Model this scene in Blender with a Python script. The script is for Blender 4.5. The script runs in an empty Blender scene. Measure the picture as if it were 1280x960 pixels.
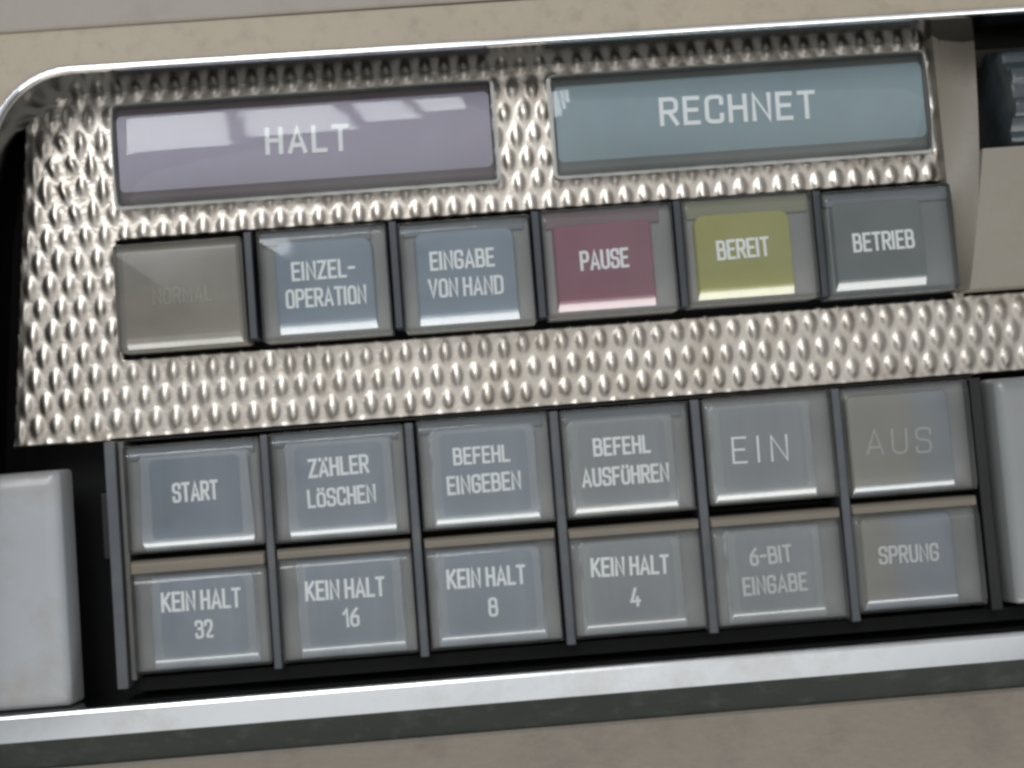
import bpy, bmesh, math, random
import numpy as np
from mathutils import Vector
random.seed(7); rng = np.random.default_rng(7)
# all coordinates below are millimetres on the console panel: x right, y up the panel, z out of it
U = 0.01                                     # blender units per millimetre
scn = bpy.context.scene
scn.unit_settings.system = 'METRIC'; scn.unit_settings.scale_length = 0.1

# ------------------------------------------------------------------ camera, world, lamps, exposure
cam = bpy.data.objects.new('camera', bpy.data.cameras.new('camera'))
scn.collection.objects.link(cam); scn.camera = cam
cam.location = (45.054*U, -5.829*U, 154.92*U)
cam.rotation_euler = tuple(math.radians(a) for a in (3.6216, -1.3169, -4.4257))
cam.data.sensor_fit = 'HORIZONTAL'; cam.data.angle_x = math.radians(45)
cam.data.clip_start = 0.01; cam.data.clip_end = 200
cam.data.dof.use_dof = True; cam.data.dof.focus_distance = 1.56; cam.data.dof.aperture_fstop = 45

w = bpy.data.worlds.new('World'); scn.world = w; w.use_nodes = True
bg = w.node_tree.nodes['Background']
bg.inputs[0].default_value = (0.95, 0.97, 0.98, 1); bg.inputs[1].default_value = 0.46

def area(name, loc, target, sx, sy, radiance, col, roll=0.0):
    l = bpy.data.lights.new(name, 'AREA'); l.shape = 'RECTANGLE'; l.size = sx; l.size_y = sy
    l.energy = radiance*math.pi*sx*sy; l.color = col
    o = bpy.data.objects.new(name, l); scn.collection.objects.link(o)
    o.location = loc
    d = Vector(target)-Vector(loc)
    q = d.to_track_quat('-Z', 'Y'); o.rotation_euler = q.to_euler()
    if roll: o.rotation_euler = (q @ __import__('mathutils').Quaternion((0,0,1), roll)).to_euler()
    return o
# pale ceiling lit by daylight
area('ceiling_light', (2.5, -1.0, 24), (0.5, 0, 0), 27, 18, 0.66, (0.95, 0.97, 1.0))
# four panes of a skylight beyond the upper left of the console
for x0, x1, y0, y1 in ((-6.4,-2.95,4.5,13.0), (-2.75,-1.28,5.8,13.0), (-1.10,-.32,7.0,13.0), (-.20,.75,8.2,13.0)):
    o = area('skylight_pane', ((x0+x1)/2, (y0+y1)/2, 15), ((x0+x1)/2, (y0+y1)/2, 0), x1-x0, y1-y0, 9.0, (0.93, 0.96, 1.0))
    o.rotation_euler = (0, 0, math.radians(5))
# wide low window behind the photographer
area('low_window_light', (2, -26, 11.5), (0.5, 0, 0), 30, 11, 5.0, (1.0, 0.98, 0.95))

vs = scn.view_settings
vs.view_transform = 'Standard'; vs.look = 'None'; vs.exposure = 0.0; vs.gamma = 1.0; vs.use_curve_mapping = False
scn.render.engine = 'CYCLES'
scn.cycles.max_bounces = 10; scn.cycles.transparent_max_bounces = 16
try: scn.cycles.pixel_filter_type = 'BLACKMAN_HARRIS'; scn.cycles.filter_width = 3.0
except Exception: pass

# ------------------------------------------------------------------ materials
def mat(name, col, rough=0.5, metal=0.0, coat=0.0, ior=1.5, spec=0.5, var=0.0, vscale=20, bump=0.0, bscale=60, dirt=None, dscale=8, damt=0.5, rvar=0.0, stretch=None):
    m = bpy.data.materials.new(name); m.use_nodes = True; nt = m.node_tree; N = nt.nodes; L = nt.links
    b = N['Principled BSDF']
    b.inputs['Base Color'].default_value = (*col, 1); b.inputs['Roughness'].default_value = rough
    b.inputs['Metallic'].default_value = metal; b.inputs['IOR'].default_value = ior
    b.inputs['Coat Weight'].default_value = coat; b.inputs['Coat Roughness'].default_value = 0.04
    b.inputs['Specular IOR Level'].default_value = spec
    tc = N.new('ShaderNodeTexCoord'); src = tc.outputs['Object']
    if stretch:
        mp = N.new('ShaderNodeMapping'); mp.inputs['Scale'].default_value = stretch; L.new(src, mp.inputs[0]); src = mp.outputs[0]
    c = None
    if var:
        nz = N.new('ShaderNodeTexNoise'); nz.inputs['Scale'].default_value = vscale; nz.inputs['Detail'].default_value = 8; nz.inputs['Roughness'].default_value = 0.65
        L.new(src, nz.inputs['Vector'])
        rp = N.new('ShaderNodeValToRGB'); rp.color_ramp.elements[0].position = 0.3; rp.color_ramp.elements[1].position = 0.7
        rp.color_ramp.elements[0].color = tuple(x*(1-var) for x in col)+(1,); rp.color_ramp.elements[1].color = tuple(min(1, x*(1+var)) for x in col)+(1,)
        L.new(nz.outputs[0], rp.inputs[0]); c = rp.outputs[0]
        if rvar:
            mr = N.new('ShaderNodeMapRange'); mr.inputs[1].default_value = 0.3; mr.inputs[2].default_value = 0.7
            mr.inputs[3].default_value = rough*(1-rvar); mr.inputs[4].default_value = rough*(1+rvar)
            L.new(nz.outputs[0], mr.inputs[0]); L.new(mr.outputs[0], b.inputs['Roughness'])
    if dirt:
        nz = N.new('ShaderNodeTexNoise'); nz.inputs['Scale'].default_value = dscale; nz.inputs['Detail'].default_value = 10; nz.inputs['Roughness'].default_value = 0.7
        L.new(src, nz.inputs['Vector'])
        rp = N.new('ShaderNodeValToRGB'); rp.color_ramp.elements[0].position = 0.5; rp.color_ramp.elements[1].position = 0.72
        rp.color_ramp.elements[0].color = (0,0,0,1); rp.color_ramp.elements[1].color = (damt,)*3+(1,)
        L.new(nz.outputs[0], rp.inputs[0])
        mx = N.new('ShaderNodeMix'); mx.data_type = 'RGBA'
        L.new(rp.outputs[0], mx.inputs['Factor'])
        if c: L.new(c, mx.inputs['A'])
        else: mx.inputs['A'].default_value = (*col, 1)
        mx.inputs['B'].default_value = (*dirt, 1); c = mx.outputs['Result']
    if c: L.new(c, b.inputs['Base Color'])
    if bump:
        nz = N.new('ShaderNodeTexNoise'); nz.inputs['Scale'].default_value = bscale; nz.inputs['Detail'].default_value = 5
        L.new(src, nz.inputs['Vector'])
        bp = N.new('ShaderNodeBump'); bp.inputs['Strength'].default_value = bump; bp.inputs['Distance'].default_value = 0.002
        L.new(nz.outputs[0], bp.inputs['Height']); L.new(bp.outputs[0], b.inputs['Normal'])
    return m

def clear(name, tint=(0.95,0.96,0.96), haze=0.10, hazecol=(0.45,0.46,0.44), gloss=1.0, rough=0.05, bump=0.25):
    # clear acrylic wall: see-through, Fresnel reflection, a thin film of dust that scatters
    m = bpy.data.materials.new(name); m.use_nodes = True; nt = m.node_tree; N = nt.nodes; L = nt.links
    N.remove(N['Principled BSDF']); out = N['Material Output']
    tr = N.new('ShaderNodeBsdfTransparent'); tr.inputs[0].default_value = (*tint, 1)
    df = N.new('ShaderNodeBsdfDiffuse'); df.inputs[0].default_value = (*hazecol, 1)
    gl = N.new('ShaderNodeBsdfGlossy'); gl.inputs['Roughness'].default_value = rough
    fr = N.new('ShaderNodeFresnel'); fr.inputs[0].default_value = 1.5
    tc = N.new('ShaderNodeTexCoord'); nz = N.new('ShaderNodeTexNoise'); nz.inputs['Scale'].default_value = 9; nz.inputs['Detail'].default_value = 8
    L.new(tc.outputs['Object'], nz.inputs['Vector'])
    mr = N.new('ShaderNodeMapRange'); mr.inputs[1].default_value = 0.35; mr.inputs[2].default_value = 0.7; mr.inputs[3].default_value = haze*0.6; mr.inputs[4].default_value = haze*1.5
    L.new(nz.outputs[0], mr.inputs[0])
    a = N.new('ShaderNodeMixShader'); L.new(mr.outputs[0], a.inputs[0]); L.new(tr.outputs[0], a.inputs[1]); L.new(df.outputs[0], a.inputs[2])
    n2 = N.new('ShaderNodeTexNoise'); n2.inputs['Scale'].default_value = 14; n2.inputs['Detail'].default_value = 2; L.new(tc.outputs['Object'], n2.inputs['Vector'])
    bp = N.new('ShaderNodeBump'); bp.inputs['Strength'].default_value = bump; bp.inputs['Distance'].default_value = 0.003
    L.new(n2.outputs[0], bp.inputs['Height']); L.new(bp.outputs[0], gl.inputs['Normal'])
    b = N.new('ShaderNodeMixShader'); L.new(fr.outputs[0], b.inputs[0]); L.new(a.outputs[0], b.inputs[1]); L.new(gl.outputs[0], b.inputs[2])
    L.new(b.outputs[0], out.inputs['Surface'])
    return m

M = {}
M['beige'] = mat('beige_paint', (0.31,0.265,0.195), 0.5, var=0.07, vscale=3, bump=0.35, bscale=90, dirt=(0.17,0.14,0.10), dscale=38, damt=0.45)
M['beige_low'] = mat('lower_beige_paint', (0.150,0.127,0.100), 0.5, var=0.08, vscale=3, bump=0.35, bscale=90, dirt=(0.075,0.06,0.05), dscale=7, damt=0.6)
M['ledge'] = mat('ledge_paint', (0.25,0.222,0.19), 0.5, var=0.06, vscale=3, bump=0.35, bscale=90, dirt=(0.15,0.12,0.1), dscale=10, damt=0.3)
M['block'] = mat('block_paint', (0.21,0.19,0.155), 0.5, var=0.08, vscale=6, bump=0.3, bscale=90, dirt=(0.13,0.11,0.08), dscale=12, damt=0.3)
M['satin'] = mat('satin_bezel', (0.57,0.58,0.585), 0.20, 1.0, var=0.12, vscale=2.2, bump=0.05, bscale=30, dirt=(0.38,0.35,0.30), dscale=5, damt=0.6, rvar=0.35)
M['chrome'] = mat('chrome', (0.80,0.82,0.84), 0.10, 1.0, var=0.05, vscale=5, bump=0.04, bscale=40, dirt=(0.45,0.42,0.36), dscale=16, damt=0.35, rvar=0.4)
M['steel'] = mat('knurled_aluminium', (0.455,0.415,0.365), 0.32, 1.0, var=0.12, vscale=4, dirt=(0.24,0.20,0.155), dscale=11, damt=0.6, bump=0.25, bscale=120)
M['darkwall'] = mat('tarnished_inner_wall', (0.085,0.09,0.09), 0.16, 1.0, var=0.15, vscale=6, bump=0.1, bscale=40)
M['bezel_black'] = mat('black_bezel_slope', (0.012,0.016,0.013), 0.35, spec=0.3, var=0.2, vscale=8, bump=0.2, bscale=60, dirt=(0.09,0.10,0.09), dscale=25, damt=0.3)  # near-black colour of the slope below the bezel
M['black'] = mat('black_recess', (0.007,0.007,0.007), 0.7, spec=0.15, var=0.3, vscale=8)
M['blackgloss'] = mat('black_plastic', (0.012,0.012,0.012), 0.35, spec=0.3, var=0.2, vscale=10)
M['divider'] = mat('slate_plastic', (0.062,0.068,0.076), 0.35, var=0.12, vscale=12, dirt=(0.13,0.12,0.10), dscale=20, damt=0.4)
M['body'] = mat('beige_grey_plastic', (0.185,0.183,0.175), 0.45, var=0.10, vscale=6, dirt=(0.15,0.13,0.1), dscale=18, damt=0.5)
M['bay'] = mat('bay_shadow_paint', (0.10,0.088,0.07), 0.6, var=0.15, vscale=8)  # block paint darkened to carry the shadow in the wheel bay
M['white2'] = mat('grey_key_plastic', (0.20,0.208,0.205), 0.30, coat=0.2, var=0.08, vscale=3, dirt=(0.17,0.155,0.13), dscale=6, damt=0.8, bump=.15, bscale=50)
M['strip'] = mat('grey_brown_plastic', (0.10,0.095,0.085), 0.5, var=0.2, vscale=8)
M['body_slate'] = mat('slate_tinted_plastic', (0.105,0.118,0.118), 0.4, var=0.1, vscale=6)
M['divider_dark'] = mat('dark_slate_plastic', (0.030,0.034,0.042), 0.35, var=0.15, vscale=12)
M['lip'] = mat('tan_plastic', (0.15,0.13,0.10), 0.45, var=0.08, vscale=6, dirt=(0.16,0.13,0.09), dscale=18, damt=0.5)
M['white'] = mat('pale_key_plastic', (0.30,0.315,0.33), 0.30, coat=0.2, var=0.07, vscale=3, dirt=(0.25,0.22,0.185), dscale=5, damt=0.8, bump=.15, bscale=50)
M['ink'] = mat('white_print', (0.93,0.94,0.93), 0.6)
M['inkfaint'] = mat('veiled_print', (0.42,0.42,0.39), 0.6)  # AUS print dimmed in colour, as if seen through the painted reflection
M['inkmid'] = mat('worn_print', (0.62,0.63,0.61), 0.6)
M['inkghost'] = mat('ghost_print', (0.265,0.25,0.21), 0.6)
M['cap'] = clear('clear_acrylic', haze=0.08, rough=.10)
M['capclean'] = clear('clear_acrylic_window', haze=0.06, rough=0.04, bump=0.05)
M['caphazy'] = clear('beige_hazed_acrylic', haze=0.22, hazecol=(0.36,0.33,0.27), rough=.3)  # beige haze on NORMAL stands for dust and a beige reflection
def ins(name, c, **k): return mat(name, c, 0.30, ior=1.45, var=0.10, vscale=5, **k)
def pol(name, c): return mat(name, c, 0.20, coat=1.0, ior=2.2, var=0.25, vscale=14)
M['i_blue'] = ins('blue_grey_film', (0.18,0.235,0.295))
M['i_grey'] = ins('grey_film', (0.20,0.235,0.275), stretch=(9,1.2,1))
M['flange'] = mat('highlit_flange', (0.36,0.36,0.33), 0.15, coat=1.0, var=0.35, vscale=14)  # made pale to carry the bright highlights of the lens edges
M['frost'] = mat('frosted_edge', (0.42,0.44,0.45), 0.35, var=0.45, vscale=22)
M['i_start'] = ins('deep_blue_grey_film', (0.155,0.19,0.235), stretch=(9,1.2,1)); M['i_neutral'] = ins('neutral_grey_film', (0.205,0.222,0.232), stretch=(9,1.2,1))
M['i_rim2'] = ins('neutral_frosted_rim', (0.255,0.265,0.265), stretch=(14,1.5,1))
M['i_rim'] = ins('frosted_rim', (0.27,0.295,0.32), stretch=(14,1.5,1))
M['i_red'] = ins('wine_red_film', (0.205,0.028,0.072))
M['i_yel'] = ins('yellow_green_film', (0.31,0.30,0.045))
M['i_grn'] = ins('grey_green_film', (0.070,0.092,0.092))
M['i_tan'] = ins('tan_veiled_film', (0.175,0.16,0.13))  # even tan that also carries the beige reflection over NORMAL
M['h_slate'] = ins('slate_cap_shade', (0.10,0.115,0.13)); M['h_red'] = ins('dark_red_cap_shade', (0.115,0.06,0.068)); M['h_olive'] = ins('olive_cap_shade', (0.17,0.165,0.09))  # dark tones painted in for the dark band in the caps' head chamfers
M['e_lilac'] = ins('lilac_filter_edge', (0.12,0.09,0.10)); M['e_teal'] = ins('teal_filter_edge', (0.12,0.135,0.125))
M['i_lilac'] = ins('lilac_film', (0.34,0.30,0.38))
M['i_teal'] = ins('teal_film', (0.235,0.325,0.355))

def reflection_tinted(name, tan, grey, x0, x1):
    # film with a beige reflection painted into its colour from one side, ending unevenly
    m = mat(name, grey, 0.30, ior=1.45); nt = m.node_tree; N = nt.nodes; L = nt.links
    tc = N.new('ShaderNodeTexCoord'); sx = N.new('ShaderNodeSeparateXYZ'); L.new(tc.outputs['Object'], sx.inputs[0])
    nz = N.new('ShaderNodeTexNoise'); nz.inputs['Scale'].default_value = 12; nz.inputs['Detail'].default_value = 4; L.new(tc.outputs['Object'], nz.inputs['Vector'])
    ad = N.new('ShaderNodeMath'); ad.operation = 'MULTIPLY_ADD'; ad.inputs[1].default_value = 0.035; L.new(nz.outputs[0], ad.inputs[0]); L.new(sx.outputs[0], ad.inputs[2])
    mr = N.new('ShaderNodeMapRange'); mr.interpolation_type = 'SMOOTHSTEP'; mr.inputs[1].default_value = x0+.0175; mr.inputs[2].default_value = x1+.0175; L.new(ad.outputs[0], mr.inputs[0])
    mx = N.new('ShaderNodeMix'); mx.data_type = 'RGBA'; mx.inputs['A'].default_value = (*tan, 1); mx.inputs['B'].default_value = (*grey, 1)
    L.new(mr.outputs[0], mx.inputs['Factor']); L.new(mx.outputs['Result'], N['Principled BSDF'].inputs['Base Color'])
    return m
M['i_aus'] = reflection_tinted('reflection_film_wide', (0.215,0.20,0.165), (0.175,0.195,0.215), -0.02, 0.04)
M['i_spr'] = reflection_tinted('reflection_film_narrow', (0.205,0.19,0.16), (0.185,0.21,0.245), -0.055, 0.0)
# ------------------------------------------------------------------ helpers
COL = scn.collection
def mesh(name, verts, faces, m, parent=None, smooth=False, mats=None, fm=None):
    me = bpy.data.meshes.new(name)
    me.from_pydata([(x*U, y*U, z*U) for x, y, z in verts], [], faces)
    bm = bmesh.new(); bm.from_mesh(me); bmesh.ops.recalc_face_normals(bm, faces=bm.faces) if not smooth == 'keep' else None
    bm.to_mesh(me); bm.free()
    for mm in (mats or [m]): me.materials.append(mm)
    if fm:
        for p, i in zip(me.polygons, fm): p.material_index = i
    if smooth: me.polygons.foreach_set('use_smooth', [True]*len(me.polygons))
    o = bpy.data.objects.new(name, me); COL.objects.link(o)
    if parent: o.parent = parent
    return o
def thing(name, label, cat, loc, group=None, kind=None):
    o = bpy.data.objects.new(name, None); COL.objects.link(o); o.empty_display_size = 0.05
    o.location = (loc[0]*U, loc[1]*U, loc[2]*U); o['label'] = label; o['category'] = cat
    if group: o['group'] = group
    return o
def bevel(o, wdt, seg=2, ang=30):
    b = o.modifiers.new('bevel', 'BEVEL'); b.width = wdt*U; b.segments = seg; b.limit_method = 'ANGLE'; b.angle_limit = math.radians(ang)
    return o
def shade(o, ang=40):
    o.data.polygons.foreach_set('use_smooth', [True]*len(o.data.polygons))
    try: o.data.set_sharp_from_angle(angle=math.radians(ang))
    except Exception: pass
def box(name, x0, x1, y0, y1, z0, z1, m, parent=None, bev=0.0):
    v = [(x,y,z) for z in (z0,z1) for y in (y0,y1) for x in (x0,x1)]
    f = [(0,2,3,1),(4,5,7,6),(0,1,5,4),(2,6,7,3),(0,4,6,2),(1,3,7,5)]
    o = mesh(name, v, f, m, parent)
    if bev: bevel(o, bev)
    return o
def rrect(x0, x1, y0, y1, r, n=6, wob=None):
    # rounded rectangle outline, radii r = (bl, br, tr, tl)
    P = []
    for cx, cy, rr, a0 in ((x0,y0,r[0],180),(x1,y0,r[1],270),(x1,y1,r[2],0),(x0,y1,r[3],90)):
        sx = 1 if cx == x0 else -1; sy = 1 if cy == y0 else -1
        for k in range(n+1):
            a = math.radians(a0+90*k/n)
            P.append((cx+sx*rr+rr*math.cos(a), cy+sy*rr+rr*math.sin(a)))
    return P
def loft(name, rings, m, parent=None, cap_top=True, cap_bot=False, ang=30):
    # rings: list of (outline, z) with equal counts
    v = []; f = []; n = len(rings[0][0])
    for P, z in rings:
        for i, p in enumerate(P): v.append((p[0], p[1], z if not callable(z) else z(p)))
    for k in range(len(rings)-1):
        for i in range(n):
            j = (i+1) % n; f.append((k*n+i, k*n+j, (k+1)*n+j, (k+1)*n+i))
    if cap_top: f.append(tuple((len(rings)-1)*n+i for i in range(n)))
    if cap_bot: f.append(tuple(reversed(range(n))))
    o = mesh(name, v, f, m, parent); shade(o, ang); return o
def frustum(name, x0, x1, y0, y1, z0, z1, insl, insr, insb, inst, d, m, parent, r=0.35, edge=0.12):
    R = (r,)*4
    rings = [(rrect(x0,x1,y0,y1,R), z0), (rrect(x0,x1,y0,y1,R), z1-d-edge*0.7),
             (rrect(x0+edge*.4,x1-edge*.4,y0+edge*.4,y1-edge*.4,R), z1-d),
             (rrect(x0+insl,x1-insr,y0+insb,y1-inst,R), z1-edge*.25),
             (rrect(x0+insl+edge,x1-insr-edge,y0+insb+edge,y1-inst-edge,R), z1)]
    return loft(name, rings, m, parent)

# ------------------------------------------------------------------ stroke lettering (narrow engraved capitals)
def G(w, *strokes): return (w, strokes)
GL = {
 'A': G(.56, ([(0,0),(.28,1),(.56,0)],0,0), ([(.10,.27),(.46,.27)],0,0)),
 'B': G(.5, ([(0,0),(0,1)],0,0), ([(0,1),(.46,1),(.46,.53),(0,.53)],.17,0), ([(0,.53),(.5,.53),(.5,0),(0,0)],.17,0)),
 'C': G(.5, ([(.5,.74),(.5,1),(0,1),(0,0),(.5,0),(.5,.26)],.22,0)),
 'D': G(.52, ([(0,0),(0,1)],0,0), ([(0,1),(.52,1),(.52,0),(0,0)],.22,0)),
 'E': G(.44, ([(.44,1),(0,1),(0,0),(.44,0)],0,0), ([(0,.52),(.38,.52)],0,0)),
 'F': G(.42, ([(.42,1),(0,1),(0,0)],0,0), ([(0,.50),(.36,.50)],0,0)),
 'G': G(.5, ([(.5,.76),(.5,1),(0,1),(0,0),(.5,0),(.5,.47),(.27,.47)],.22,0)),
 'H': G(.5, ([(0,0),(0,1)],0,0), ([(.5,0),(.5,1)],0,0), ([(0,.52),(.5,.52)],0,0)),
 'I': G(.0, ([(0,0),(0,1)],0,0)),
 'K': G(.52, ([(0,0),(0,1)],0,0), ([(.5,1),(.0,.38)],0,0), ([(.16,.57),(.52,0)],0,0)),
 'L': G(.42, ([(0,1),(0,0),(.42,0)],0,0)),
 'M': G(.62, ([(0,0),(0,1),(.31,.35),(.62,1),(.62,0)],0,0)),
 'N': G(.52, ([(0,0),(0,1),(.52,0),(.52,1)],0,0)),
 'O': G(.5, ([(.25,0),(0,0),(0,1),(.5,1),(.5,0),(.25,0)],.24,0)),
 'P': G(.5, ([(0,0),(0,1)],0,0), ([(0,1),(.5,1),(.5,.47),(0,.47)],.2,0)),
 'R': G(.5, ([(0,0),(0,1)],0,0), ([(0,1),(.5,1),(.5,.48),(0,.48)],.2,0), ([(.25,.48),(.5,0)],0,0)),
 'S': G(.5, ([(.5,.77),(.5,1),(0,1),(0,.53),(.5,.50),(.5,0),(0,0),(0,.23)],.2,0)),
 'T': G(.48, ([(0,1),(.48,1)],0,0), ([(.24,1),(.24,0)],0,0)),
 'U': G(.5, ([(0,1),(0,0),(.5,0),(.5,1)],.24,0)),
 'V': G(.54, ([(0,1),(.27,0),(.54,1)],0,0)),
 'Z': G(.48, ([(0,1),(.48,1),(0,0),(.48,0)],0,0)),
 'Ä': G(.56, ([(0,0),(.28,.86),(.56,0)],0,0), ([(.10,.25),(.46,.25)],0,0), ([(.05,.96),(.05,1.03)],0,0), ([(.51,.96),(.51,1.03)],0,0)),
 'Ö': G(.5, ([(.25,0),(0,0),(0,.80),(.5,.80),(.5,0),(.25,0)],.24,0), ([(.09,1.0),(.09,1.06)],0,0), ([(.41,1.0),(.41,1.06)],0,0)),
 'Ü': G(.5, ([(0,.80),(0,0),(.5,0),(.5,.80)],.24,0), ([(.09,1.0),(.09,1.06)],0,0), ([(.41,1.0),(.41,1.06)],0,0)),
 '-': G(.34, ([(0,.5),(.34,.5)],0,0)),
 '1': G(.22, ([(0,.76),(.22,1),(.22,0)],0,0)),
 '2': G(.46, ([(0,.76),(0,1),(.46,1),(.46,.58),(0,0),(.46,0)],.2,0)),
 '3': G(.46, ([(0,.8),(0,1),(.46,1),(.46,.54),(.18,.54)],.2,0), ([(.18,.54),(.46,.54),(.46,0),(0,0),(0,.22)],.2,0)),
 '4': G(.46, ([(.26,1),(0,.26),(.48,.26)],0,0), ([(.36,.48),(.36,0)],0,0)),
 '6': G(.46, ([(.40,1),(.02,.62),(0,.28)],.2,0), ([(.23,.56),(0,.56),(0,0),(.46,0),(.46,.56),(.23,.56)],.2,0)),
 '8': G(.46, ([(.23,.53),(.02,.53),(.02,1),(.44,1),(.44,.53),(.23,.53)],.19,0), ([(.23,.53),(0,.53),(0,0),(.46,0),(.46,.53),(.23,.53)],.19,0)),
}
def roundpath(P, r, n=5):
    if not r: return list(P)
    out = [P[0]]
    for i in range(1, len(P)-1):
        a, b, c = (Vector((*P[k], 0)) for k in (i-1, i, i+1))
        u = (a-b); v = (c-b); rr = min(r, u.length*.5, v.length*.5)
        if u.angle(v) < 0.7: out.append(P[i]); continue
        p0 = b+u.normalized()*rr; p1 = b+v.normalized()*rr
        for k in range(n+1):
            t = k/n; q = p0*(1-t)**2+b*2*t*(1-t)+p1*t*t; out.append((q.x, q.y))
    out.append(P[-1]); return out
def ribbon(P, sw, z, V, F):
    P = [Vector((p[0], p[1])) for p in P]
    Q = [P[0]]
    for p in P[1:]:
        if (p-Q[-1]).length > 1e-3: Q.append(p)
    P = Q; closed = (P[0]-P[-1]).length < 1e-3
    if closed: P = P[:-1]
    n = len(P); b = len(V)
    if not closed:
        P[0] = P[0]+(P[0]-P[1]).normalized()*sw*.45; P[-1] = P[-1]+(P[-1]-P[-2]).normalized()*sw*.45
    for i in range(n):
        d0 = (P[i]-P[i-1]) if (i > 0 or closed) else (P[1]-P[0])
        d1 = (P[(i+1) % n]-P[i]) if (i < n-1 or closed) else d0
        d0 = d0.normalized(); d1 = d1.normalized()
        n0 = Vector((-d0.y, d0.x)); n1 = Vector((-d1.y, d1.x)); m = n0+n1
        m = n0 if m.length < 1e-3 else m.normalized()
        k = min(1/max(m.dot(n0), .3), 1.9)*sw/2
        V.append((*(P[i]+m*k), z)); V.append((*(P[i]-m*k), z))
    for i in range(n if closed else n-1):
        j = (i+1) % n; F.append((b+2*i, b+2*i+1, b+2*j+1, b+2*j))
def lettering(lines, z, m, parent, ox, oy, weight=0.15, gap=0.27):
    weight *= 0.98
    V = []; F = []; dz = 0
    for txt, A, B, h in lines:
        sw = h*weight; xs = []; x = 0.0
        for c in txt:
            if c == ' ': x += .30; continue
            xs.append((c, x)); x += GL[c][0]+gap+(.04 if c == 'I' else 0)
        total = max(x-gap, .01); span = abs(B[0]-A[0])-sw
        H = h-sw; k = span/total if total > .1 else 1
        if len(txt) == 1: k = min(k, H*1.0)
        ang = math.atan2(B[1]-A[1], B[0]-A[0]); ca, sa = math.cos(ang), math.sin(ang)
        for c, x in xs:
            for P, r, _ in GL[c][1]:
                # round the corners in letter space so that narrow letters keep narrow bows
                P = roundpath(P, r)
                Q = []
                for px, py in P:
                    lx = sw/2+(x+px)*k; ly = sw/2+py*H
                    Q.append((A[0]-ox+lx*ca-ly*sa, A[1]-oy+lx*sa+ly*ca))
                ribbon(Q, sw, z+dz, V, F); dz = (dz+.007) % .07
    o = mesh('lettering', V, F, m, parent); return o

# ------------------------------------------------------------------ the housing: beige sheet round a chromed opening
TOPR = (150, 44.75); ARC_C = (-2.0, 36.0); ARC_R = 9.7
path = [TOPR, (120, 45.05), (80, 45.3), (50, 45.4), (20, 45.6)]
for k in range(0, 13):
    a = math.radians(90+84*k/12); path.append((ARC_C[0]+ARC_R*math.cos(a), ARC_C[1]+ARC_R*math.sin(a)))
path += [(-13.4, 28), (-15.4, 5), (-17.2, -22), (-18.4, -42)]
def normals(P):
    out = []
    for i in range(len(P)):
        a = Vector(P[max(i-1,0)]); b = Vector(P[min(i+1,len(P)-1)]); d = (b-a).normalized()
        out.append(Vector((d.y, -d.x)))         # outward (away from the opening)
    return out
NN = normals(path)
def sweep(name, prof, m, parent, smooth_ang=35, flare=0.0):
    V = []; F = []; k = len(prof)
    for p, nn in zip(path, NN):
        for d, z in prof:
            e = d+flare*max(0, -nn.x)**2*(4.1-z)/13.6
            V.append((p[0]+nn.x*e, p[1]+nn.y*e, z))
    for i in range(len(path)-1):
        for j in range(k-1): F.append((i*k+j, (i+1)*k+j, (i+1)*k+j+1, i*k+j+1))
    o = mesh(name, V, F, m, parent); shade(o, smooth_ang); return o
if NN[2].y < 0: NN = [-q for q in NN]
housing = thing('console_housing', 'beige painted console housing with chromed edge framing the sunken key field', 'console', (45, 0, 0))
housing.location = (0, 0, 0)
# upper beige face with its raised ledge
V = []; F = []
outer = []
for p, nn in zip(path, NN):
    q = Vector(p)+nn*0.72; V.append((q.x, q.y, 4.95))
far = []
for i, (p, nn) in enumerate(zip(path, NN)):
    if i <= 4: far.append((p[0], 51.0-0.003*p[0]))
    elif i < 17: 
        t = (i-5)/12; far.append((p[0]-t*20-1, 51.0))
    else: far.append((-45, p[1]))
far[16] = (-45, 51.0) if len(far) > 16 else far[-1]
nV = len(V)
for q in far: V.append((q[0], q[1], 4.95))
for i in range(len(path)-1): F.append((i, i+1, nV+i+1, nV+i))
mesh('face_panel', V, F, M['beige'], housing)
o = box('ledge', -60, 170, 51.06, 100, 3, 5.5, M['ledge'], housing, bev=.3)
# chromed rim and its deep inner wall
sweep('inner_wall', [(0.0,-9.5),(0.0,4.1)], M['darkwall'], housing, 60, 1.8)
sweep('chrome_rim', [(0.0,4.1),(0.0,4.2),(0.05,4.62),(0.2,4.95),(0.42,5.1),(0.62,5.08),(0.74,4.9),(0.74,4.5)], M['chrome'], housing, 60)
# lower bezel: polished flat, dark slope, painted apron
def xprof(name, prof, m, x0=-60, x1=170, n=2, parent=housing, ang=25, tilt=0.0):
    V = []; F = []; k = len(prof)
    xs = [x0+(x1-x0)*i/(n-1) for i in range(n)]
    for x in xs:
        for y, z in prof: V.append((x, y+tilt*x, z))
    for i in range(n-1):
        for j in range(k-1): F.append((i*k+j, i*k+j+1, (i+1)*k+j+1, (i+1)*k+j))
    o = mesh(name, V, F, m, parent); shade(o, ang); return o
xprof('lower_bezel', [(-31.85,-9.5),(-31.85,.95),(-31.92,1.25),(-32.1,1.46),(-32.4,1.56),(-32.7,1.58),(-35.25,1.57)], M['satin'], ang=14)
xprof('bezel_slope', [(-35.25,1.57),(-39.5,-3.2),(-39.7,-3.6)], M['bezel_black'], ang=14)
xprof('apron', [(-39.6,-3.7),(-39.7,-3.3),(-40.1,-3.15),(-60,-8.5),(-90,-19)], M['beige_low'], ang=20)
# black well behind the keys
xprof('well_floor', [(60,-10),(-40,-10)], M['black'])

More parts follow.
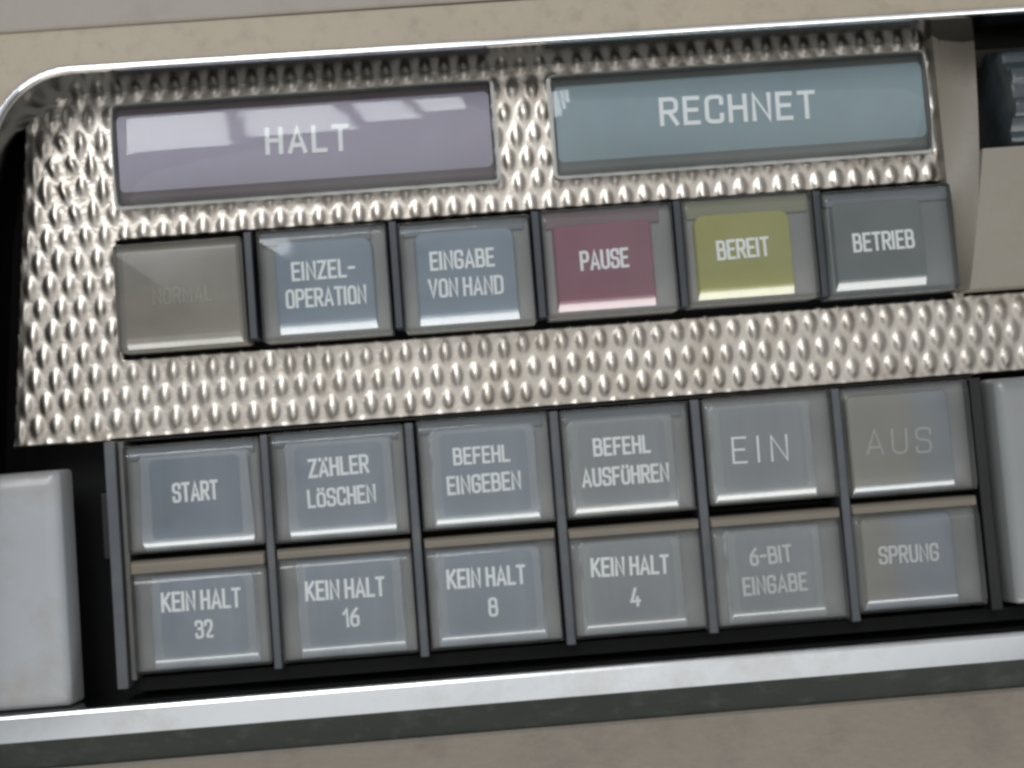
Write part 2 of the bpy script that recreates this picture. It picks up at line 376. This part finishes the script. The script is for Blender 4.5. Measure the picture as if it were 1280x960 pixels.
# ------------------------------------------------------------------ knurled plate (one pressed sheet, relief as geometry)
def knurled():
    st = 0.2; xs = np.arange(-15.2, 150, st); ys = np.arange(0.5, 47.6, st)
    X, Y = np.meshgrid(xs, ys)
    px, py = 2.5, 3.05
    # gentle irregularity of the hand-cut pattern, stronger in the worn upper left corner
    def lf(sx, sy, ph): return np.sin(X/sx+ph)*np.cos(Y/sy+1.7*ph)
    worn = np.exp(-(((X+5)/9)**2+((Y-35)/9)**2))
    Xw = X+0.10*lf(9,7,1)+0.11*worn*(np.sin(Y*1.9)+np.sin(X*2.3+Y)); Yw = Y+0.18*lf(11,8,2)+0.4*worn*np.sin(X*1.7+Y*.9)
    # hashed size variation of each boss
    acc = np.zeros(X.shape); facet = np.zeros(X.shape)
    for par in (0, 1):
        i0 = np.round((Xw-par*px/2)/px); j0 = np.round((Yw-par*py)/(2*py))
        for di in (-1, 0, 1):
            for dj in (-1, 0, 1):
                i = i0+di; j = j0+dj
                cx = i*px+par*px/2; cy = j*2*py+par*py
                hsh = np.modf(np.abs(np.sin(i*12.9898+j*78.233+par*37.7)*43758.5453))[0]
                hs2 = np.modf(np.abs(np.sin(i*39.346+j*11.135+par*7.7)*24634.6345))[0]
                ddx = Xw-cx-(hsh-.5)*.16; ddy = Yw-cy-(hs2-.5)*.4
                h = .14+.03*(hsh-.5)-.09*(np.sqrt(ddx**2+.3**2)-.3)-.04*(np.sqrt(ddy**2+1.2**2)-1.2)
                # struck oval facet, leaning towards the top edge of the plate, slightly rounded across
                ea = .66*(1+.25*(hs2-.5)); eb = 1.25*(1+.2*(hsh-.5))
                rr_ = np.sqrt((ddx/ea)**2+(ddy/eb)**2)
                msk = 1/(1+np.exp((rr_-1)*5.5))
                facet = np.maximum(facet, msk*(.02+.165*(1.15-ddy)+.05*ddx-.13*ddx**2+.04*(hsh-.5)))
                acc = acc+np.exp(40*h)
    best = np.log(acc)/40+facet
    ramp = np.clip((X-(-14.4+(Y-0.5)*0.089)-.15)/.8, 0, 1)
    Z = -4.0+best*(.25+.75*ramp)-(0.008+.05*worn)*rng.random(X.shape)
    Z[0,:] = -5.2                                   # turned-down lower edge
    # outline: slanted left side, right end, cut-outs
    left = -14.4+(Y-0.5)*0.089
    Xs = X.copy()
    keep = np.ones((len(ys)-1, len(xs)-1), bool)
    xc = (X[:-1,:-1]+X[1:,1:])/2; yc = (Y[:-1,:-1]+Y[1:,1:])/2
    keep &= xc > (-14.4+(yc-0.5)*0.089)
    keep &= ~((xc > 109.2) & (yc > 10.9))
    keep &= ~((xc > -0.1) & (xc < 107.9) & (yc > 10.6) & (yc < 26.3))
    keep &= ~((xc > 2) & (xc < 48.8) & (yc > 31.2) & (yc < 42.4))
    keep &= ~((xc > 58.4) & (xc < 105.2) & (yc > 31.2) & (yc < 42.4))
    nx = len(xs); idx = np.arange(X.size).reshape(X.shape)
    q = np.stack([idx[:-1,:-1], idx[:-1,1:], idx[1:,1:], idx[1:,:-1]], -1)[keep]
    used = np.unique(q); remap = np.full(X.size, -1); remap[used] = np.arange(len(used))
    q = remap[q]
    # snap the first kept column to the slanted edge
    for r in range(len(ys)):
        l = -14.4+(ys[r]-0.5)*0.089
        c = int(np.searchsorted(xs, l)); 
        if 0 < c < nx: Xs[r, max(c-1,0)] = l; Xs[r, c] = max(Xs[r, c], l+.02)
    co = np.stack([Xs, Y, Z], -1).reshape(-1, 3)[used]*U
    me = bpy.data.meshes.new('knurled_plate')
    me.vertices.add(len(co)); me.vertices.foreach_set('co', co.astype(np.float32).ravel())
    me.loops.add(q.size); me.loops.foreach_set('vertex_index', q.astype(np.int32).ravel())
    me.polygons.add(len(q)); me.polygons.foreach_set('loop_start', np.arange(0, q.size, 4, dtype=np.int32))
    me.polygons.foreach_set('loop_total', np.full(len(q), 4, np.int32))
    me.update(calc_edges=True); me.validate()
    me.polygons.foreach_set('use_smooth', [True]*len(q))
    me.materials.append(M['steel'])
    o = bpy.data.objects.new('knurled_plate', me); COL.objects.link(o)
    s = o.modifiers.new('thickness', 'SOLIDIFY'); s.thickness = 0.012; s.offset = -1
    o['label'] = 'bare aluminium plate pressed with small oval bosses around the coloured windows and upper keys'; o['category'] = 'metal plate'
    return o
knurled()

# ------------------------------------------------------------------ key frames (slate dividers over black)
kf = thing('key_frame', 'dark slate plastic frame dividing the two lower rows of keys', 'frame', (0, 0, -8))
kf.location = (0, 0, 0)
box('side_bar', -2.15, -0.75, -30.3, 0.35, -8, -0.9, M['divider'], kf, .15)
box('inner_strip', -0.7, 0.05, -29.5, 0.25, -8, -1.9, M['strip'], kf, .1)
for x0, x1, y1 in ((17.25,18.3,-.3),(35.42,36.55,-.2),(53.7,54.9,-.1),(71.65,72.85,-.0),(89.7,90.85,0.05),(107.5,109.0,0.05)):
    box('divider', x0, x1, -29.4, y1, -8, -0.85, M['divider'] if x0 < 100 else M['blackgloss'], kf, .18)
box('cross_bar', 0.1, 107.4, -14.6, -14.15, -8, -5.5, M['black'], kf)
box('lower_rail', -2.15, 118, -31.2, -29.45, -8, -3.6, M['black'], kf, .1)
box('upper_rail', -2.15, 109, 0.30, 0.48, -8, -3.6, M['blackgloss'], kf)
box('pivot_block', -4.6, -2.6, -14.5, -6.0, -9, -6.0, M['blackgloss'], kf, .3)
uf = thing('indicator_frame', 'black slotted frame holding the six upper keys in the knurled plate', 'frame', (0, 18, -8))
uf.location = (0, 0, 0)
for x0 in (16.9, 35.25, 53.42, 71.62, 89.65):
    box('divider', x0, x0+1.05, 11.9, 25.5, -8, -0.6, M['divider_dark'], uf, .15)
box('back_rail', -0.1, 107.9, 10.5, 26.4, -9, -5.6, M['black'], uf)

# ------------------------------------------------------------------ keys
def key(label, group, x0, x1, y0, y1, z, lines, film='i_grey', rim=None, inset=(1.6,1.5,.35,.9), lip=0.0, ink='ink', weight=.15,
        top_r=1.0, bodym='body', cap='cap', strip=1.15, theta=30, cap_shade=None, wob=0.0, patch=None, stripless=False, tilt=(0,0), gap=.27):
    cx, cy = (x0+x1)/2, (y0+y1)/2
    t = thing('push_button', label, 'push button', (cx, cy, z-6), group)
    zz = 6.0                                        # local z of the cap's face
    a0, a1, b0, b1 = x0-cx, x1-cx, y0-cy, y1-cy
    # opaque key body under the cap
    if lip:
        frustum('body', a0+.12, a1-.12, b0+.12, b1-.02, -1.0, zz-1.9, .1, .1, .1, .1, .1, M[bodym], t, r=.3)
        frustum('body_lip', a0+.1, a1-.1, b1-lip-.1, b1, -0.5, zz-.55, .15, .15, .02, .35, .3, M['lip'], t, r=.15)
        cb1 = b1-lip
    else:
        frustum('body', a0+.12, a1-.12, b0+.12, b1-.12, -1.0, zz-1.9, .1, .1, .1, .1, .1, M[bodym], t, r=.3)
        cb1 = b1
    # coloured film block, its lower edge cut back at a slant
    il, ir, ib, it = inset
    i0, i1, j0, j1 = a0+il, a1-ir, b0+ib, cb1-it
    n = 6; R = (.25,.25,top_r,top_r)
    def wv(P, s):
        if not wob: return P
        return [(x+s*wob*(math.sin(y*1.3+cx)*.6+.5*math.sin(y*2.9+cx*2))*(1 if x > 0 else -1)*(abs(x) > (i1-i0)*.3), y) for x, y in P]
    def rr(d, db, dt, dr=0):
        r = tuple(max(q-dr, .08) for q in R); return wv(rrect(i0+d, i1-d, j0+db, j1-dt, r, n), 1)
    rg = [(rr(0,0,0), zz-3.5), (rr(0,0,0), zz-1.06-strip*math.tan(math.radians(theta))), (rr(.05,.05,.05), zz-1.0-strip*math.tan(math.radians(theta))),
          (rr(.3,strip,.35,.2), zz-1.06), (rr(.42,strip+.16,.47,.3), zz-1.0)]
    base = M[rim or film]
    if base.name+'_edge' not in M:
        M[base.name+'_edge'] = pol(base.name+'_edge', tuple(min(1, q*1.15+.02) for q in base.node_tree.nodes['Principled BSDF'].inputs['Base Color'].default_value[:3]))
    lb = loft('label_block', rg, base, t, ang=22); lb.data.materials.append(M[base.name+'_edge']); lb.data.materials.append(M['frost'])
    for p in lb.data.polygons:
        if p.normal.y < -.35 and p.normal.z > .5: p.material_index = 1
        elif rim and abs(p.normal.x) > .5 and .15 < p.normal.z < .97: p.material_index = 2
    if rim:
        fi0, fi1, fj0, fj1 = i0+1.3, i1-1.3, j0+strip+.35, j1-.75
        P = rrect(fi0, fi1, fj0, fj1, (.5,.5,.7,.7), 5)
        loft('label_film', [(P, zz-1.02), (P, zz-.96)], M[film], t)
    if patch:
        p0, p1, mm = patch
        P = rrect(i0+.5+(i1-i0-1)*p0, i0+.5+(i1-i0-1)*p1, j0+strip+.2, j1-.6, (.4,.4,.6,.6), 5)
        loft('label_patch', [(P, zz-.97), (P, zz-.92)], M[mm], t)
    if cap_shade: box('cap_shade_strip', a0+cap_shade[1], a1-cap_shade[2], j1-.6, cb1-.15, zz-2.5, zz-1.5, M[cap_shade[0]], t, .1)  # dark bar added in place of the dark reflection in the head chamfer
    lettering(lines, zz-.86, M[ink], t, cx, cy, weight, gap)
    # clear cap, chamfered at head and foot
    frustum('cap', a0, a1, b0, cb1, zz-4.2, zz, .22, .22, .5, 1.05, .62, M[cap], t, r=.35, edge=.26)
    t.rotation_euler = (math.radians(tilt[0]), math.radians(tilt[1]), 0)
    return t
UP = 'six keys set in the knurled plate'; LOW = 'twelve keys in the two lower rows'
key('dull tan key with a barely readable NORMAL, leftmost of the upper row', UP, .65, 16.75, 11.3, 24.85, .7, [('NORMAL',(5.27,16.98),(12.75,16.93),2.12)],
    film='i_tan', inset=(.7,.5,.3,.4), ink='inkghost', cap='caphazy', tilt=(0,-.4), top_r=.6, bodym='body')
key('clear key over pale blue film printed EINZEL-OPERATION', UP, 18.65, 35.0, 11.2, 25.25, 1, [('EINZEL-',(22.78,18.62),(30.82,18.63),2.44),('OPERATION',(21.85,15.2),(32.0,15.15),2.44)],
    film='i_blue', inset=(1.9,1.7,.3,1.3), top_r=1.5, strip=1.7, theta=38, cap_shade=('h_slate',.6,2))
key('clear key over grey blue film printed EINGABE VON HAND', UP, 36.4, 53.15, 11.1, 25.0, 1, [('EINGABE',(40.2,18.65),(48.39,18.66),2.45),('VON HAND',(39.75,15.2),(49.25,15.1),2.45)],
    film='i_blue', inset=(1.8,1.9,.3,1.1), top_r=1.4, strip=1.6, theta=38, cap_shade=('h_slate',.6,.8))
key('clear key with wine red film printed PAUSE', UP, 54.5, 71.3, 11.45, 25.25, 1, [('PAUSE',(59.14,17.26),(65.35,17.31),2.55)],
    film='i_red', inset=(1.3,2.6,.5,1.7), top_r=.7, strip=1.5, theta=38, cap_shade=('h_red',.6,1.6))
key('clear key with yellow green film printed BEREIT', UP, 72.55, 89.25, 11.75, 25.45, 1, [('BEREIT',(76.57,17.3),(83.34,17.42),2.56)],
    film='i_yel', inset=(1.2,2.8,.5,1.9), top_r=1.5, strip=1.4, theta=38, cap_shade=('h_olive',.6,.5))
key('clear key with dark grey green film printed BETRIEB, rightmost of the upper row', UP, 90.5, 107.1, 11.5, 25.1, 1, [('BETRIEB',(93.99,17.05),(101.92,17.09),2.47)],
    film='i_grn', bodym='body_slate', inset=(1.0,3.6,.7,1.3), top_r=1.2, strip=1.3, theta=38, cap_shade=('h_slate',.2,.2))
L0 = dict(cap_shade=('h_slate',.5,.8))
L1 = dict(film='i_grey', rim='i_rim', weight=.155)
key('clear lower key printed START, first in its row', LOW, .2, 17.2, -13.9, -.45, 0, [('START',(6.02,-7.93),(11.79,-7.88),2.5)], inset=(1.8,1.4,.15,1.2), wob=.4, **L0, **{**L1, 'film': 'i_start'})
key('clear lower key printed ZÄHLER LÖSCHEN', LOW, 18.4, 35.35, -14.0, -.2, 0, [('ZÄHLER',(23.08,-6.16),(30.71,-6.05),2.41),('LÖSCHEN',(22.75,-9.9),(31.35,-9.8),2.35)], inset=(1.7,1.6,.2,1.2), wob=.3, **L0, **L1)
key('clear lower key printed BEFEHL EINGEBEN', LOW, 36.85, 53.6, -13.9, 0, 0, [('BEFEHL',(41.27,-5.96),(48.43,-6.01),2.21),('EINGEBEN',(40.25,-9.65),(49.6,-9.6),2.4)], inset=(1.5,1.7,.2,1.2), wob=.15, **L0, **L1)
key('clear lower key printed BEFEHL AUSFÜHREN', LOW, 55.0, 71.35, -13.85, -.1, 0, [('BEFEHL',(58.94,-6.22),(66.24,-6.28),2.32),('AUSFÜHREN',(57.2,-10.0),(68.3,-10.05),2.4)], inset=(.9,1.9,.2,1.2), wob=.12, **L0, **{**L1, 'film': 'i_neutral', 'rim': 'i_rim2'})
key('clear lower key with thin large letters EIN', LOW, 73.1, 89.6, -13.6, .05, 0, [('EIN',(76.43,-8.48),(83.56,-8.63),3.4)], film='i_neutral', rim='i_rim2', weight=.085, gap=.42, inset=(.8,2.5,.2,.8), ink='ink')
key('clear lower key with a painted beige reflection and faint large letters AUS', LOW, 90.9, 107.2, -14.0, 0, 0, [('AUS',(93.48,-8.68),(101.87,-9.03),3.3)], film='i_aus', rim=None, weight=.085, gap=.36, inset=(.5,2.4,.2,.9), ink='inkfaint')
key('clear bottom row key under START, printed KEIN HALT 32', LOW, .25, 17.1, -28.7, -14.75, 0, [('KEIN HALT',(3.83,-21.34),(13.72,-21.44),2.5),('32',(7.85,-24.9),(10.1,-24.85),2.3)], inset=(2.2,1.5,.3,.5), lip=1.5, wob=.1, **L1)
key('clear bottom row key under ZÄHLER LÖSCHEN, printed KEIN HALT 16', LOW, 18.4, 35.3, -28.75, -14.7, 0, [('KEIN HALT',(21.67,-21.38),(31.62,-21.49),2.5),('16',(26.15,-25.0),(28.25,-24.95),2.4)], inset=(2.2,1.4,.3,.5), lip=1.1, wob=.18, **L1)
key('clear bottom row key under BEFEHL EINGEBEN, printed KEIN HALT 8', LOW, 36.75, 53.4, -28.75, -14.8, 0, [('KEIN HALT',(39.33,-21.31),(49.25,-21.4),2.49),('8',(44.25,-25.1),(45.5,-25.1),2.4)], inset=(1.2,1.9,.3,.5), lip=1.1, **L1)
key('clear bottom row key under BEFEHL AUSFÜHREN, printed KEIN HALT 4', LOW, 54.85, 71.6, -28.75, -15.0, 0, [('KEIN HALT',(57.41,-21.25),(67.27,-21.54),2.45),('4',(62.05,-25.3),(63.4,-25.3),2.4)], inset=(1.3,2.4,.3,.5), lip=1.1, **{**L1, 'film': 'i_neutral', 'rim': 'i_rim2'})
key('clear bottom row key printed 6-BIT EINGABE', LOW, 72.8, 89.5, -28.9, -15.0, 0, [('6-BIT',(77.51,-21.45),(82.91,-21.28),2.25),('EINGABE',(76.3,-25.1),(84.5,-25.0),2.35)], inset=(1.7,2.6,.4,.5), lip=1.1, ink='inkmid', **{**L1, 'film': 'i_neutral', 'rim': 'i_rim2'})
key('clear bottom row key half covered by a painted beige reflection, printed SPRUNG', LOW, 90.8, 107.0, -28.5, -14.8, 0, [('SPRUNG',(93.79,-22.54),(101.44,-22.64),2.3)], film='i_spr', inset=(.9,3.2,.3,.5), lip=1.1, ink='inkmid', weight=.15)

# ------------------------------------------------------------------ the two long indicator windows
def indicator(label, x0, x1, y0, y1, z, film, edge, lines, weight, gap=.3):
    cx, cy = (x0+x1)/2, (y0+y1)/2
    t = thing('indicator_window', label, 'indicator', (cx, cy, z-4))
    a0, a1, b0, b1 = x0-cx, x1-cx, y0-cy, y1-cy
    P = rrect(a0, a1, b0, b1, (.5,.5,.5,.5)); zz = 4.0
    # coloured filter block under the lens
    Pi = rrect(a0+.12, a1-.12, b0+.12, b1-.1, (.5,.9,.5,.5)); Pj = rrect(a0+.35, a1-.35, b0+1.8, b1-1.3, (.7,.9,.7,.7))
    cf = loft('colour_filter', [(Pi, zz-4.5), (Pi, zz-2.1), (Pj, zz-1.3)], M[film], t, ang=12); cf.data.materials.append(M[edge])
    for p in cf.data.polygons:
        if p.normal.z < .985: p.material_index = 1
    lettering(lines, zz-1.2, M['ink'], t, cx, cy, weight, gap)
    # frosted border round the lens, pale colour standing in for edge highlights
    Fo = rrect(a0-.5, a1+.45, b0-.4, b1+.35, (.9,.9,.9,.9)); Fi = rrect(a0+.02, a1-.02, b0+.02, b1-.02, (.5,.5,.5,.5))
    n_ = len(Fo); V = [(x, y, zz-3.6) for x, y in Fo]+[(x, y, zz-1.5) for x, y in Fo]+[(x*.9985, y*.995, zz-1.2) for x, y in Fo]+[(x, y, zz-1.15) for x, y in Fi]+[(x, y, zz-3.6) for x, y in Fi]
    F = [(k*n_+i, k*n_+(i+1) % n_, (k+1)*n_+(i+1) % n_, (k+1)*n_+i) for k in range(4) for i in range(n_)]
    fl = mesh('lens_flange', V, F, M['flange'], t); shade(fl, 50)
    # softly domed clear lens
    V = []; F = []; nx, ny = 40, 26
    for j in range(ny+1):
        for i in range(nx+1):
            u = i/nx; v = j/ny; x = a0+(a1-a0)*u; y = b0+(b1-b0)*v
            yy = (y/(b1)); xx = x/a1
            zt = zz-0.75*abs(yy)**2.0-.10*abs(yy)**10-.25*abs(xx)**24
            V.append((x, y, zt))
    for j in range(ny):
        for i in range(nx): a = j*(nx+1)+i; F.append((a, a+1, a+nx+2, a+nx+1))
    ring = [i for i in range(nx+1)]+[j*(nx+1)+nx for j in range(1, ny+1)]+[ny*(nx+1)+i for i in range(nx-1, -1, -1)]+[j*(nx+1) for j in range(ny-1, 0, -1)]
    b = len(V)
    for k in ring: V.append((V[k][0], V[k][1], zz-4.5))
    for k in range(len(ring)): l = (k+1) % len(ring); F.append((ring[k], ring[l], b+l, b+k))
    o = mesh('lens', V, F, M['capclean'], t); shade(o, 40)
    return t
indicator('long lilac indicator window with HALT, window light mirrored along its top', 1.05, 49.6, 30.2, 43.2, -1, 'i_lilac', 'e_lilac', [('HALT',(20.17,35.54),(30.94,35.29),3.6)], .165, .34)
indicator('long blue green indicator window with RECHNET', 57.35, 106.2, 30.1, 43.1, -1, 'i_teal', 'e_teal', [('RECHNET',(71.15,35.66),(91.57,35.26),3.8)], .15, .30)

# ------------------------------------------------------------------ big pale keys at both ends
def big_key(label, x0, x1, y0, y1, z, m='white'):
    cx, cy = (x0+x1)/2, (y0+y1)/2
    t = thing('wide_key', label, 'key', (cx, cy, z-9), 'wide pale keys beside the lower rows')
    a0, a1, b0, b1 = x0-cx, x1-cx, y0-cy, y1-cy
    R = (1,1,1,1)
    rg = [(rrect(a0,a1,b0,b1,(.6,)*4), 4.5), (rrect(a0+.15,a1-.15,b0+.15,b1-.15,(.7,)*4), 8.0), (rrect(a0+.3,a1-.3,b0+.3,b1-.3,(.8,)*4), 8.4),
          (rrect(a0+.7,a1-.7,b0+.7,b1-.7,(.8,)*4), 8.72), (rrect(a0+1.3,a1-1.3,b0+1.8,b1-1.9,(.8,)*4), 8.95), (rrect(a0+2.2,a1-2.2,b0+2.8,b1-2.9,(1.2,)*4), 9.0)]
    loft('keycap', rg, M[m], t, ang=50)
    box('stem', -2, 2, -3, 3, -1, 4.6, M['blackgloss'], t)
    return t
big_key('wide pale grey key at the lower left, standing apart from the black frame', -30, -7.1, -31.7, -2.6, 1)
big_key('wide pale key cut by the right edge, beside the keys AUS and SPRUNG', 109.9, 140, -28.8, -.2, 1, 'white2')

# ------------------------------------------------------------------ beige block with thumbwheel at the right
bk = thing('switch_block', 'beige painted block with a slanted left flank right of the window RECHNET', 'switch housing', (112, 28, -4))
ox, oy, oz = 112, 28, -4
def bl(P): return [(x-ox, y-oy, z-oz) for x, y, z in P]
# lower face, softly twisted slanted flank, and the left wall of the wheel bay
v = []; f = []; K_ = 24
for i in range(K_+1):
    t = i/K_; y = 11.3+(48-11.3)*t; e = 107.65; g = 108.3+(115.0-108.3)*t**.9
    dz_ = -6.5*max(0, (t-.30)/.70)**1.3; v += [(e, y, -8), (e, y, -2.0), (e+(g-e)*.25, y, -1.6+dz_*.45), (e+(g-e)*.8, y, -.1+dz_), (g, y, .3+dz_)]
for i in range(K_):
    for j in range(4): f.append((i*5+j, i*5+j+1, (i+1)*5+j+1, (i+1)*5+j))
o = mesh('flank', bl(v), f, M['block'], bk); shade(o, 60)
v = [(108.3,11.3,-5)]; rim_ = []
for i in range(K_+1):
    t = i/K_; y = 11.3+(48-11.3)*t
    if y > 29.2: break
    rim_.append((108.3+(115.0-108.3)*t**.9, y, .3))
t = (29.2-11.3)/36.7; rim_.append((108.3+6.7*t**.9, 29.2, .3))
v = rim_+[(150,29.2,.3),(150,11.3,.3)]; n_ = len(v)
v += [(x, y, -5) for x, y, z in v]
f = [tuple(range(n_))]+[(i, (i+1) % n_, n_+(i+1) % n_, n_+i) for i in range(n_)]
mesh('block_body', bl(v), f, M['block'], bk)
v = []; f = []
for i in range(K_+1):
    t = i/K_; y = 11.3+(48-11.3)*t
    if y < 28.5: continue
    g = 108.3+(115.0-108.3)*t**.9; v += [(g, y, .3-6.5*max(0, (t-.30)/.70)**1.3), (g+.02, y, -8)]
for i in range(len(v)//2-1): f.append((2*i, 2*i+1, 2*i+3, 2*i+2))
mesh('bay_wall', bl(v), f, M['block'], bk)
box('bay_floor', 109-ox, 150-ox, 28.8-oy, 48-oy, -9, -5.5, M['bay'], bk)
tw = thing('thumbwheel', 'dark ribbed thumbwheel sunk in the bay at the upper right', 'thumbwheel', (120, 35.6, -5))
V = []; F = []; nseg = 96; xs = [-4.4,-4.2,-3.7,20,20.3]; rs = [.9,.98,1,1,.95]
for xi, x in enumerate(xs):
    for k in range(nseg):
        a = 2*math.pi*k/nseg; ph = (k*10/nseg+.32) % 1
        r = 7.6 if ph < .5 else 6.7
        if ph < .5: r -= .5*((ph-.25)/.25)**4
        r *= rs[xi]
        V.append((x, r*math.cos(a), r*math.sin(a)))
n = nseg
for i in range(len(xs)-1):
    for k in range(n): F.append((i*n+k, i*n+(k+1) % n, (i+1)*n+(k+1) % n, (i+1)*n+k))
F.append(tuple(range(n))); F.append(tuple(reversed(range((len(xs)-1)*n, len(xs)*n))))
M['wheel'] = mat('wheel_plastic', (0.035,0.045,0.05), 0.3, var=0.3, vscale=25, bump=.2, bscale=150)
o = mesh('wheel', V, F, M['wheel'], tw); shade(o, 35)
